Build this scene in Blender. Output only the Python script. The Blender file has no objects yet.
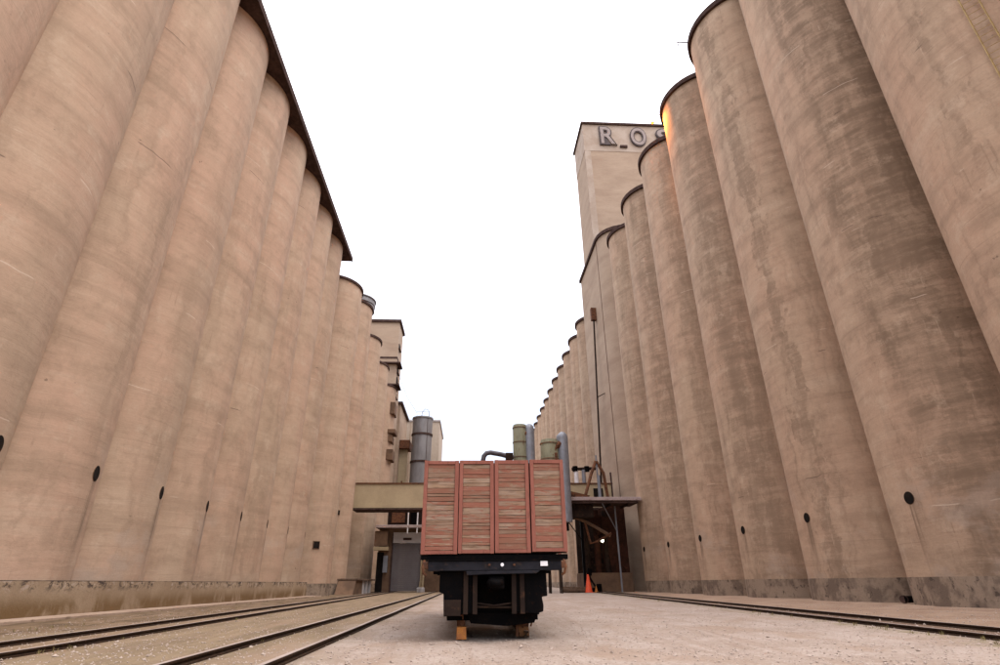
import bpy, math, random
from mathutils import Vector, Matrix, noise as mnoise
random.seed(7)
S = bpy.context.scene
COL = S.collection
PI = math.pi
R = math.radians

# ------------------------------------------------------------------ camera
f_px, pitch, yaw, roll = 544.8, 0.431, 0.057, 0.0087
cam = bpy.data.cameras.new('camera'); cam.lens = 36 * f_px / 1000; cam.clip_start = .1; cam.clip_end = 3000
camo = bpy.data.objects.new('camera', cam); COL.objects.link(camo)
Fv = Vector((math.sin(yaw)*math.cos(pitch), math.cos(yaw)*math.cos(pitch), math.sin(pitch)))
R0 = Vector((math.cos(yaw), -math.sin(yaw), 0))
U0 = Vector((-math.sin(yaw)*math.sin(pitch), -math.cos(yaw)*math.sin(pitch), math.cos(pitch)))
eu = R0*math.cos(roll) - U0*math.sin(roll); ev = R0*math.sin(roll) + U0*math.cos(roll)
M = Matrix.Identity(4)
for i in range(3):
    M[i][0] = eu[i]; M[i][1] = ev[i]; M[i][2] = -Fv[i]
M[0][3], M[1][3], M[2][3] = 0, 0, 1.1
camo.matrix_world = M
S.camera = camo

# ------------------------------------------------------------------ light
SUN_EL, SUN_AZ = R(60), R(125)        # azimuth clockwise from +Y: behind the camera, to its right
S.view_settings.view_transform = 'Standard'; S.view_settings.look = 'None'
S.view_settings.exposure = 1.63; S.view_settings.gamma = 1
S.view_settings.use_curve_mapping = False
W = bpy.data.worlds.new('World'); S.world = W; W.use_nodes = True
nt = W.node_tree; nt.nodes.clear()
out = nt.nodes.new('ShaderNodeOutputWorld')
sky = nt.nodes.new('ShaderNodeTexSky'); sky.sky_type = 'NISHITA'; sky.sun_disc = False
sky.sun_elevation = SUN_EL; sky.sun_rotation = SUN_AZ
bg1 = nt.nodes.new('ShaderNodeBackground'); bg1.inputs['Strength'].default_value = .05
nt.links.new(sky.outputs[0], bg1.inputs['Color'])
# overcast cloud layer, brighter overhead than near the horizon
tc = nt.nodes.new('ShaderNodeTexCoord'); sep = nt.nodes.new('ShaderNodeSeparateXYZ')
nt.links.new(tc.outputs['Generated'], sep.inputs[0])
mr = nt.nodes.new('ShaderNodeMapRange'); mr.inputs['From Min'].default_value = .26; mr.inputs['From Max'].default_value = .85
mr.inputs['To Min'].default_value = .255; mr.inputs['To Max'].default_value = 1.0
nt.links.new(sep.outputs['Z'], mr.inputs['Value'])
nz = nt.nodes.new('ShaderNodeTexNoise'); nz.inputs['Scale'].default_value = 1.3; nz.inputs['Detail'].default_value = 4
nt.links.new(tc.outputs['Generated'], nz.inputs['Vector'])
mn = nt.nodes.new('ShaderNodeMapRange'); mn.inputs['To Min'].default_value = .9; mn.inputs['To Max'].default_value = 1.1
nt.links.new(nz.outputs['Fac'], mn.inputs['Value'])
mu = nt.nodes.new('ShaderNodeMath'); mu.operation = 'MULTIPLY'
nt.links.new(mr.outputs[0], mu.inputs[0]); nt.links.new(mn.outputs[0], mu.inputs[1])
bg2 = nt.nodes.new('ShaderNodeBackground'); bg2.inputs['Color'].default_value = (1, .95, .955, 1)
nt.links.new(mu.outputs[0], bg2.inputs['Strength'])
ad = nt.nodes.new('ShaderNodeAddShader')
nt.links.new(bg1.outputs[0], ad.inputs[0]); nt.links.new(bg2.outputs[0], ad.inputs[1])
nt.links.new(ad.outputs[0], out.inputs['Surface'])
sun = bpy.data.lights.new('sun', 'SUN'); sun.energy = .6; sun.angle = R(40); sun.color = (1, .93, .84)
suno = bpy.data.objects.new('sun', sun); COL.objects.link(suno)
sd = Vector((math.sin(SUN_AZ)*math.cos(SUN_EL), math.cos(SUN_AZ)*math.cos(SUN_EL), math.sin(SUN_EL)))
suno.rotation_euler = sd.to_track_quat('Z', 'Y').to_euler()
S.cycles.max_bounces = 8; S.cycles.diffuse_bounces = 6

# ------------------------------------------------------------------ node helper
class NT:
    def __init__(s, name):
        s.m = bpy.data.materials.new(name); s.m.use_nodes = True
        s.t = s.m.node_tree; s.t.nodes.clear()
        s.o = s.t.nodes.new('ShaderNodeOutputMaterial'); s.b = s.t.nodes.new('ShaderNodeBsdfPrincipled')
        s.t.links.new(s.b.outputs[0], s.o.inputs['Surface'])
        s.tc = s.t.nodes.new('ShaderNodeTexCoord'); s.oi = s.t.nodes.new('ShaderNodeObjectInfo')
        s.b.inputs['Specular IOR Level'].default_value = .25
    def put(s, sock, v):
        if isinstance(v, bpy.types.NodeSocket): s.t.links.new(v, sock)
        elif v is not None:
            if hasattr(sock.default_value, '__len__') and len(sock.default_value) == 4 and len(v) == 3: v = (*v, 1)
            sock.default_value = v
    def math(s, op, a, b=None, c=None, clamp=False):
        n = s.t.nodes.new('ShaderNodeMath'); n.operation = op; n.use_clamp = clamp
        s.put(n.inputs[0], a); s.put(n.inputs[1], b); s.put(n.inputs[2], c); return n.outputs[0]
    def vmul(s, v, k):
        n = s.t.nodes.new('ShaderNodeVectorMath'); n.operation = 'MULTIPLY'; s.put(n.inputs[0], v); n.inputs[1].default_value = k; return n.outputs[0]
    def vadd(s, v, k):
        n = s.t.nodes.new('ShaderNodeVectorMath'); n.operation = 'ADD'; s.put(n.inputs[0], v); s.put(n.inputs[1], k); return n.outputs[0]
    def comb(s, x, y, z):
        n = s.t.nodes.new('ShaderNodeCombineXYZ'); s.put(n.inputs[0], x); s.put(n.inputs[1], y); s.put(n.inputs[2], z); return n.outputs[0]
    def sepx(s, v):
        n = s.t.nodes.new('ShaderNodeSeparateXYZ'); s.put(n.inputs[0], v); return n.outputs
    def noise(s, v, scale=1, detail=4, rough=.55, dist=0):
        n = s.t.nodes.new('ShaderNodeTexNoise'); s.put(n.inputs['Vector'], v); n.inputs['Scale'].default_value = scale
        n.inputs['Detail'].default_value = detail; n.inputs['Roughness'].default_value = rough; n.inputs['Distortion'].default_value = dist
        return n.outputs['Fac']
    def ramp(s, v, a, b, lo=0., hi=1.):
        n = s.t.nodes.new('ShaderNodeMapRange'); n.interpolation_type = 'SMOOTHSTEP'
        s.put(n.inputs['Value'], v); s.put(n.inputs['From Min'], a); s.put(n.inputs['From Max'], b)
        s.put(n.inputs['To Min'], lo); s.put(n.inputs['To Max'], hi); return n.outputs[0]
    def mix(s, fac, a, b, mode='MIX'):
        n = s.t.nodes.new('ShaderNodeMix'); n.data_type = 'RGBA'; n.blend_type = mode
        s.put(n.inputs['Factor'], fac); s.put(n.inputs[6], a); s.put(n.inputs[7], b); return n.outputs[2]
    def attr(s, name):
        n = s.t.nodes.new('ShaderNodeAttribute'); n.attribute_type = 'OBJECT'; n.attribute_name = name; return n.outputs['Fac']
    def bump(s, h, strength=.3, dist=.05):
        n = s.t.nodes.new('ShaderNodeBump'); n.inputs['Strength'].default_value = strength; n.inputs['Distance'].default_value = dist
        s.put(n.inputs['Height'], h); s.put(s.b.inputs['Normal'], n.outputs[0])
    def fin(s, col, rough=.9, metal=0):
        s.put(s.b.inputs['Base Color'], col); s.put(s.b.inputs['Roughness'], rough); s.put(s.b.inputs['Metallic'], metal); return s.m

def m_silo(name, base, pale, warm, dark):
    n = NT(name); p = n.tc.outputs['Object']; x, y, z = n.sepx(p)[:3]
    rnd = n.oi.outputs['Random']; off = n.math('MULTIPLY', rnd, 137.)
    ang = n.math('ARCTAN2', y, x)
    arc = n.math('ADD', n.math('MULTIPLY', n.math('ARCTAN2', n.math('MULTIPLY', y, -1), n.math('MULTIPLY', x, -1)), 4.), off)  # seam towards +X (unseen side)
    xf = n.attr('facing')                                                   # +1: the row that faces +X
    arc2 = n.math('ADD', n.math('MULTIPLY', ang, 3.), off)
    sx = n.mix(xf, n.comb(arc, arc, arc), n.comb(arc2, arc2, arc2)); a = n.sepx(sx)[0]
    wa = n.math('MULTIPLY', n.math('SUBTRACT', n.noise(n.comb(n.math('MULTIPLY', a, .5), n.math('MULTIPLY', z, .4), off), 1, 5, .7), .5), 1.6)
    a0 = a; a = n.math('ADD', a, wa); z0 = z; z = n.math('ADD', z, n.math('MULTIPLY', wa, .35))
    big = n.noise(n.comb(n.math('MULTIPLY', a, .25), n.math('MULTIPLY', z, .09), off), 1, 5, .6)
    col = n.mix(n.ramp(big, .33, .68), base, warm)
    # slip-form lifts: faint horizontal bands
    band = n.noise(n.comb(n.math('MULTIPLY', a, .12), n.math('MULTIPLY', z, .75), off), 1, 5, .65, .3)
    col = n.mix(n.ramp(band, .45, .72, 0, .5), col, dark)
    col = n.mix(n.ramp(band, .46, .3, 0, .4), col, pale)
    fineb = n.noise(n.comb(n.math('MULTIPLY', a, .7), n.math('MULTIPLY', z, 3.2), off), 1, 5, .75)
    col = n.mix(n.ramp(fineb, .45, .75, 0, .28), col, dark)
    # run-off streaks
    st = n.noise(n.comb(n.math('MULTIPLY', a, 1.1), n.math('MULTIPLY', z, .045), off), 1, 5, .65, .4)
    col = n.mix(n.ramp(st, .5, .72, 0, .5), col, dark)
    st2 = n.noise(n.comb(n.math('MULTIPLY', a, 4.), n.math('MULTIPLY', z, .12), off), 1, 4, .7, .5)
    brk = n.noise(n.comb(n.math('MULTIPLY', a, .5), n.math('MULTIPLY', z, .3), off), 1, 3)
    col = n.mix(n.math('MULTIPLY', n.ramp(st2, .52, .72, 0, .4), n.ramp(brk, .42, .62)), col, dark)
    # broad damp stain at its own angle on each silo, ragged edge
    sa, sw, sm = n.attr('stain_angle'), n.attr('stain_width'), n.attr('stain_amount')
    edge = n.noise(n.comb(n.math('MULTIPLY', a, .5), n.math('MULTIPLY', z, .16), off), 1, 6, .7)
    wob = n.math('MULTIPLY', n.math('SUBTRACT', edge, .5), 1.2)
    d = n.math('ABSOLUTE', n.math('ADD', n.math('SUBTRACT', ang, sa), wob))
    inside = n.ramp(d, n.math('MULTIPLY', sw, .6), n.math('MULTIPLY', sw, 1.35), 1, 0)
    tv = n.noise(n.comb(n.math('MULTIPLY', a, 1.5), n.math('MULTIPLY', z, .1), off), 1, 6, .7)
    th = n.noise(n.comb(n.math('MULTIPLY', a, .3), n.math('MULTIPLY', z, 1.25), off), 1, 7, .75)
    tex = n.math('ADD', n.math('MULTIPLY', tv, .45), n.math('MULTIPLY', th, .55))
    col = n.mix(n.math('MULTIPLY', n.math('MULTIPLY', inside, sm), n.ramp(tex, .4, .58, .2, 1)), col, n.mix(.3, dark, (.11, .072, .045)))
    a = a0; z = z0
    # soft mottling and darker speckled patches
    mo = n.noise(n.comb(n.math('MULTIPLY', a, .8), n.math('MULTIPLY', z, .55), n.math('ADD', off, 7)), 1, 7, .72)
    col = n.mix(n.ramp(mo, .48, .7, 0, .55), col, dark); col = n.mix(n.ramp(mo, .46, .3, 0, .5), col, pale)
    # thin lift joints every pour, drips and a run-off streak under the porthole
    lj = n.math('ABSOLUTE', n.math('SUBTRACT', n.math('FRACT', n.math('ADD', n.math('DIVIDE', n.math('ADD', z, n.math('MULTIPLY', wa, .04)), 1.22), n.math('MULTIPLY', rnd, 5))), .5))
    lg = n.noise(n.comb(n.math('MULTIPLY', a, .4), n.math('MULTIPLY', z, .8), n.math('ADD', off, 21)), 1, 4, .6)
    col = n.mix(n.math('MULTIPLY', n.ramp(lj, .0, .03, 1, 0), n.ramp(lg, .46, .62, 0, .42)), col, dark)
    dr = n.noise(n.comb(n.math('MULTIPLY', a, 7.), n.math('MULTIPLY', z, .22), n.math('ADD', off, 3)), 1, 3, .6)
    col = n.mix(n.math('MULTIPLY', n.ramp(dr, .6, .74, 0, .55), n.ramp(lg, .5, .4)), col, dark)
    col = n.mix(n.math('MULTIPLY', n.ramp(dr, .38, .28, 0, .4), n.ramp(lg, .52, .62)), col, pale)
    sp = n.noise(n.comb(n.math('MULTIPLY', a, 2.6), n.math('MULTIPLY', z, 2.6), off), 1, 3, .6)
    col = n.mix(n.ramp(sp, .73, .77, 0, .6), col, (.1, .065, .045))
    hd_ = n.math('ABSOLUTE', n.math('MULTIPLY', n.math('SUBTRACT', ang, n.attr('hole_angle')), 4.))
    hk = n.math('MULTIPLY', n.ramp(hd_, .08, .34, 1, 0), n.math('MULTIPLY', n.ramp(z, n.math('SUBTRACT', n.attr('hole_height'), .1), n.attr('hole_height'), 1, 0), n.ramp(z, 1.2, 4.2)))
    col = n.mix(n.math('MULTIPLY', hk, n.ramp(dr, .35, .6, .2, .75)), col, (.12, .078, .05))
    # construction-joint cracks, pale or dark, broken up
    for (period, ph, seed, c, thick, gate) in ((4.9, 0., 3.1, (.56, .44, .34), .008, .6), (7.7, .37, 8.4, (.08, .05, .04), .006, .6)):
        w = n.noise(n.comb(n.math('MULTIPLY', a, .35), n.math('MULTIPLY', z, .2), n.math('ADD', off, seed)), 1, 3)
        q = n.math('ADD', n.math('DIVIDE', z, period), n.math('ADD', n.math('MULTIPLY', w, .12), n.math('ADD', n.math('MULTIPLY', rnd, 3), ph)))
        fr = n.math('ABSOLUTE', n.math('SUBTRACT', n.math('FRACT', q), .5))
        g = n.noise(n.comb(n.math('MULTIPLY', a, .55), n.math('MULTIPLY', z, .5), n.math('ADD', off, seed*5)), 1, 2)
        line = n.math('MULTIPLY', n.ramp(fr, 0, thick, 1, 0), n.ramp(g, gate, gate+.04, 0, .75))
        col = n.mix(line, col, c)
    # patched areas low down
    pt = n.noise(n.comb(n.math('MULTIPLY', a, .3), n.math('MULTIPLY', z, .35), n.math('ADD', off, 40)), 1, 5, .6)
    low = n.ramp(z, 2, 11, 1, 0)
    col = n.mix(n.math('MULTIPLY', n.ramp(pt, .56, .66, 0, .45), low), col, (.38, .30, .24))
    gr = n.noise(p, 9, 4, .7)
    col = n.mix(n.ramp(gr, .35, .8, 0, .22), col, dark)
    h = n.math('ADD', n.math('MULTIPLY', fineb, .6), n.math('ADD', n.math('MULTIPLY', band, 1.5), n.math('MULTIPLY', gr, .25)))
    n.bump(h, .35, .06)
    return n.fin(col, .92)

def m_rough(name, c1, c2, scale=2., c3=None, rough=.9, metal=0, bump=.3, dist=.02, stretch=(1, 1, 1), lo=.35, hi=.7, obj=True, vary=0.):
    n = NT(name); p = n.tc.outputs['Object']
    off = n.math('MULTIPLY', n.oi.outputs['Random'], 91.)
    v = n.vadd(n.vmul(p, stretch), n.comb(off, off, off))
    a = n.noise(v, scale, 6, .65, .2)
    col = n.mix(n.ramp(a, lo, hi), c1, c2)
    if c3:
        b = n.noise(v, scale*3.1, 5, .7, .5); col = n.mix(n.ramp(b, .56, .66, 0, .85), col, c3)
    if vary:
        col = n.mix(n.math('MULTIPLY', n.oi.outputs['Random'], vary), col, c2)
    g = n.noise(v, scale*14, 3, .7)
    col = n.mix(n.ramp(g, .4, .8, 0, .25), col, tuple(k*.5 for k in c1))
    n.bump(n.math('ADD', a, n.math('MULTIPLY', g, .4)), bump, dist)
    if max(c1) < .06: n.b.inputs['Specular IOR Level'].default_value = .03
    return n.fin(col, rough, metal)

MAT = {}
MAT['silo_left'] = m_silo('pinkish cast concrete', (.415, .299, .208), (.49, .375, .275), (.44, .286, .2), (.25, .172, .115))
MAT['silo_right'] = m_silo('tan cast concrete', (.43, .308, .212), (.52, .39, .28), (.45, .298, .203), (.22, .148, .098))
MAT['plinth_right'] = m_rough('spalled damp plinth concrete', (.27, .2, .145), (.15, .108, .08), 1.1, (.065, .046, .036), stretch=(1, 1, .7), bump=.6, dist=.05, lo=.44, hi=.58)
MAT['rim'] = m_rough('dark weathered roof edge', (.045, .028, .024), (.09, .055, .045), 2)
MAT['tower'] = m_rough('board marked concrete', (.38, .278, .2), (.3, .21, .148), .22, stretch=(.6, .6, 2.), bump=.3)
MAT['tower_band'] = m_rough('pale limewashed concrete', (.42, .335, .27), (.33, .245, .185), .4, bump=.2)
MAT['cream'] = m_rough('cream painted steel', (.42, .325, .2), (.34, .26, .16), .35, bump=.1)
MAT['pale_wall'] = m_rough('pale rendered wall', (.46, .38, .30), (.38, .3, .23), .15, bump=.15)
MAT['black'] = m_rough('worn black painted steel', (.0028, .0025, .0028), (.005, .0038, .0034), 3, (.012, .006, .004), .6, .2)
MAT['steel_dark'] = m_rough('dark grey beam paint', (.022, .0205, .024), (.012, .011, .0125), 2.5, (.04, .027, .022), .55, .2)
MAT['rust'] = m_rough('rusty steel', (.16, .065, .03), (.06, .028, .018), 3, (.26, .1, .04), .85, .2)
MAT['rail_side'] = m_rough('rusted rail web', (.045, .026, .016), (.025, .015, .01), 6, (.1, .045, .022), .8, .3)
MAT['rail_top'] = m_rough('worn rail head', (.42, .34, .3), (.26, .19, .155), 5, None, .5, .1, stretch=(1, .1, 1))
MAT['galv'] = m_rough('grey blue galvanised duct', (.23, .235, .255), (.17, .172, .19), 1.2, None, .5, .3, bump=.1)
MAT['galv_tank'] = m_rough('dull galvanised tank', (.24, .225, .22), (.17, .155, .15), .8, None, .6, .3, bump=.15, stretch=(1, 1, .3))
MAT['green'] = m_rough('faded pale green paint', (.27, .26, .17), (.2, .19, .125), .9, (.15, .11, .06), .6, bump=.1, stretch=(1, 1, .4))
MAT['door'] = m_rough('grey roller door', (.155, .135, .135), (.125, .105, .105), .5, None, .6, bump=.05)
MAT['white'] = m_rough('white paint', (.75, .72, .72), (.62, .58, .58), 2, None, .5, bump=.05)
MAT['sign'] = m_rough('off white board', (.5, .47, .46), (.42, .38, .37), 1, None, .6, bump=.05)
MAT['orange'] = m_rough('orange plastic', (.75, .09, .03), (.6, .07, .025), 3, None, .5, bump=.05)
MAT['yellow'] = m_rough('scuffed orange yellow paint', (.46, .17, .03), (.3, .1, .03), 6, (.1, .05, .03), .6)
MAT['ladder'] = m_rough('faded yellow ladder paint', (.42, .29, .12), (.3, .2, .08), 3, None, .6)
MAT['hole'] = m_rough('dark hollow', (.012, .01, .009), (.02, .015, .012), 2)
MAT['canopy'] = m_rough('pale canopy edge', (.42, .33, .31), (.3, .22, .2), 1.2, (.18, .1, .07), .7)
MAT['gloom'] = m_rough('shade dark steel sheet', (.03, .019, .014), (.014, .009, .008), .9, (.06, .03, .018), .85)  # dark sheet tone, with the shade of the canopy interior put into the colour
MAT['brownwall'] = m_rough('brown stained wall', (.17, .1, .06), (.1, .06, .038), .6, None, .9)
MAT['galv_dark'] = m_rough('sooty grey duct', (.1, .09, .1), (.05, .042, .045), 1.5, None, .5, .2, bump=.1)
MAT['old_orange'] = m_rough('flaking orange over rust', (.2, .085, .03), (.08, .035, .018), 7, (.36, .15, .05), .8)
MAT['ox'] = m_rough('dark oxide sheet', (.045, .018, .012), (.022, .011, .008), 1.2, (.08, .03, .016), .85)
MAT['letter_dark'] = m_rough('dark letter casing', (.07, .055, .055), (.12, .09, .085), 2)
MAT['letter_face'] = m_rough('pale letter face', (.33, .27, .25), (.25, .2, .18), 1.5)
MAT['red_frame'] = m_rough('faded brick red paint', (.25, .088, .06), (.2, .066, .044), 3, (.15, .055, .036), .8, bump=.4, dist=.006, stretch=(1, 1, .35), vary=.3)
MAT['timber'] = m_rough('weathered timber', (.16, .1, .065), (.08, .05, .035), 3, None, .9, stretch=(1, .15, 1))
MAT['stone'] = m_rough('limestone chip', (.42, .335, .28), (.33, .255, .205), 8, None, .9, vary=.4)

def m_plank():
    n = NT('weathered red painted plank'); p = n.tc.outputs['Object']; rnd = n.oi.outputs['Random']
    off = n.math('MULTIPLY', rnd, 211.); o3 = n.comb(off, off, off)
    grain = n.noise(n.vadd(n.vmul(p, (1.5, 1.5, 26)), o3), 1.6, 6, .7, .6)
    wood = n.mix(n.ramp(grain, .34, .66), (.31, .195, .12), (.11, .06, .036))
    grey = n.noise(n.vadd(n.vmul(p, (2, 2, 5)), o3), 1, 3)
    wood = n.mix(n.ramp(grey, .38, .6, 0, .6), wood, (.29, .205, .15))
    pm = n.noise(n.vadd(n.vmul(p, (2.2, 2.2, 14)), o3), 1.5, 6, .75, .8)
    rnd2 = n.math('FRACT', n.math('MULTIPLY', rnd, 17.3))
    thr = n.ramp(rnd2, 0, 1, .6, .38)
    paint = n.ramp(pm, thr, n.math('ADD', thr, .06), 0, .85)
    col = n.mix(paint, wood, (.235, .072, .045))
    # knots and splits
    k = n.noise(n.vadd(n.vmul(p, (5, 5, 9)), o3), 1.3, 2)
    col = n.mix(n.ramp(k, .7, .76, 0, .7), col, (.07, .035, .02))
    col = n.mix(n.math('MULTIPLY', n.math('FRACT', n.math('MULTIPLY', rnd, 5.7)), .6), col, (.17, .09, .055))
    n.bump(grain, .6, .012)
    return n.fin(col, .9)
MAT['plank'] = m_plank()

def m_base_wall():
    n = NT('stained foundation concrete'); p = n.tc.outputs['Object']; x, y, z = n.sepx(p)[:3]
    v = n.comb(0., n.math('MULTIPLY', y, 1.), z)
    a = n.noise(v, .35, 5, .6); col = n.mix(n.ramp(a, .35, .65), (.34, .25, .165), (.27, .19, .12))
    st = n.noise(n.comb(0., n.math('MULTIPLY', y, .55), n.math('MULTIPLY', z, .25)), 1, 5, .65, .5)
    lowz = n.ramp(n.math('ADD', z, n.math('MULTIPLY', n.math('SUBTRACT', st, .5), .9)), .35, 1.05, 1, 0)
    col = n.mix(n.math('MULTIPLY', lowz, n.ramp(st, .38, .55, .15, .95)), col, (.14, .08, .03))
    sp = n.noise(n.comb(0., n.math('MULTIPLY', y, 2.2), n.math('MULTIPLY', z, 3.2)), 1, 6, .75, .6)
    cl = n.noise(n.comb(0., n.math('MULTIPLY', y, .42), 4.), 1, 3)
    hi = n.math('MULTIPLY', n.ramp(z, .8, 1.2), n.ramp(cl, .42, .52))
    col = n.mix(n.math('MULTIPLY', hi, n.ramp(sp, .5, .56, 0, .95)), col, (.05, .035, .03))
    col = n.mix(n.math('MULTIPLY', n.math('MULTIPLY', hi, n.ramp(sp, .46, .38)), .7), col, (.44, .37, .32))
    hl = n.ramp(z, 1.285, 1.315); col = n.mix(n.math('MULTIPLY', hl, n.ramp(cl, .35, .5, .3, .9)), col, (.04, .025, .02))
    gr = n.noise(v, 12, 4, .7); col = n.mix(n.ramp(gr, .4, .8, 0, .3), col, (.15, .1, .07))
    n.bump(n.math('ADD', sp, gr), .4, .03)
    return n.fin(col, .92)
MAT['base_wall'] = m_base_wall()

def m_ground():
    n = NT('pale crushed stone and dirt'); p = n.tc.outputs['Object']; x, y, z = n.sepx(p)[:3]
    w = n.noise(p, .22, 5, .65); ww = n.math('MULTIPLY', n.math('SUBTRACT', w, .5), 5)
    xs = n.math('ADD', x, ww)
    a = n.noise(p, .5, 6, .65, .4)
    gravel = n.mix(n.ramp(a, .35, .65), (.39, .318, .265), (.31, .242, .192))
    fine = n.noise(p, 14, 4, .75); gravel = n.mix(n.ramp(fine, .42, .7, 0, .7), gravel, (.22, .145, .105))
    vo = n.t.nodes.new('ShaderNodeTexVoronoi'); vo.inputs['Scale'].default_value = 15; n.put(vo.inputs['Vector'], p)
    gravel = n.mix(n.ramp(vo.outputs['Distance'], .0, .35, .5, 0), gravel, (.52, .44, .38))
    mid = n.noise(p, 3.4, 6, .8); gravel = n.mix(n.ramp(mid, .5, .68, 0, .5), gravel, (.24, .17, .13)); gravel = n.mix(n.ramp(mid, .46, .34, 0, .4), gravel, (.5, .42, .36))
    dirt = n.mix(n.ramp(n.noise(n.vmul(p, (1.6, .25, 1)), 1, 6, .7, .4), .35, .65), (.21, .146, .078), (.125, .082, .04))
    dirt = n.mix(n.ramp(fine, .42, .72, 0, .5), dirt, (.32, .24, .155))
    dark = n.mix(n.ramp(n.noise(n.vmul(p, (2.4, .5, 1)), 1, 6, .7), .4, .6), (.08, .05, .026), (.17, .11, .062))
    left = n.ramp(xs, -3.9, -1.9, 1, 0)
    col = n.mix(n.math('MULTIPLY', left, .88), gravel, dirt)
    strip = n.math('MULTIPLY', n.ramp(n.math('ADD', x, n.math('MULTIPLY', ww, .25)), -11.4, -10.6, 1, 0), 1.)
    col = n.mix(n.math('MULTIPLY', strip, .85), col, dark)
    # right hand track bed runs at a slight angle
    xr = n.math('SUBTRACT', x, n.math('MULTIPLY', y, .08))
    right = n.ramp(n.math('ADD', xr, n.math('MULTIPLY', ww, .12)), 9.25, 9.8)
    col = n.mix(n.math('MULTIPLY', right, .9), col, n.mix(n.ramp(a, .4, .6), (.33, .225, .15), (.26, .165, .105)))
    near = n.math('ABSOLUTE', n.math('SUBTRACT', xr, 10.24))
    col = n.mix(n.ramp(near, .75, 1.0, .8, 0), col, (.11, .065, .04))
    nr = n.math('ABSOLUTE', n.math('ADD', x, n.math('ADD', 8.2, n.math('MULTIPLY', y, .036))))
    col = n.mix(n.ramp(nr, .8, 1.3, .45, 0), col, (.2, .125, .075))
    fr = n.ramp(n.math('ABSOLUTE', n.math('SUBTRACT', xr, 8.95)), .1, .55, 1, 0)
    col = n.mix(n.math('MULTIPLY', fr, n.ramp(n.noise(p, 1.4, 5, .7), .42, .62, 0, .75)), col, (.17, .135, .055))
    # damp worn blotch patches
    bl = n.noise(n.vmul(p, (.5, .3, 1)), 1, 4, .6, .6); col = n.mix(n.ramp(bl, .5, .66, 0, .5), col, (.27, .18, .12))
    ru = n.noise(n.vmul(p, (2.2, .12, 1)), 1, 4, .6, .3); col = n.mix(n.ramp(ru, .52, .66, 0, .4), col, (.25, .17, .12))
    n.bump(n.math('ADD', n.math('MULTIPLY', fine, 1.3), n.math('MULTIPLY', a, 1.2)), .9, .03)
    return n.fin(col, .95)
MAT['ground'] = m_ground()

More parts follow.
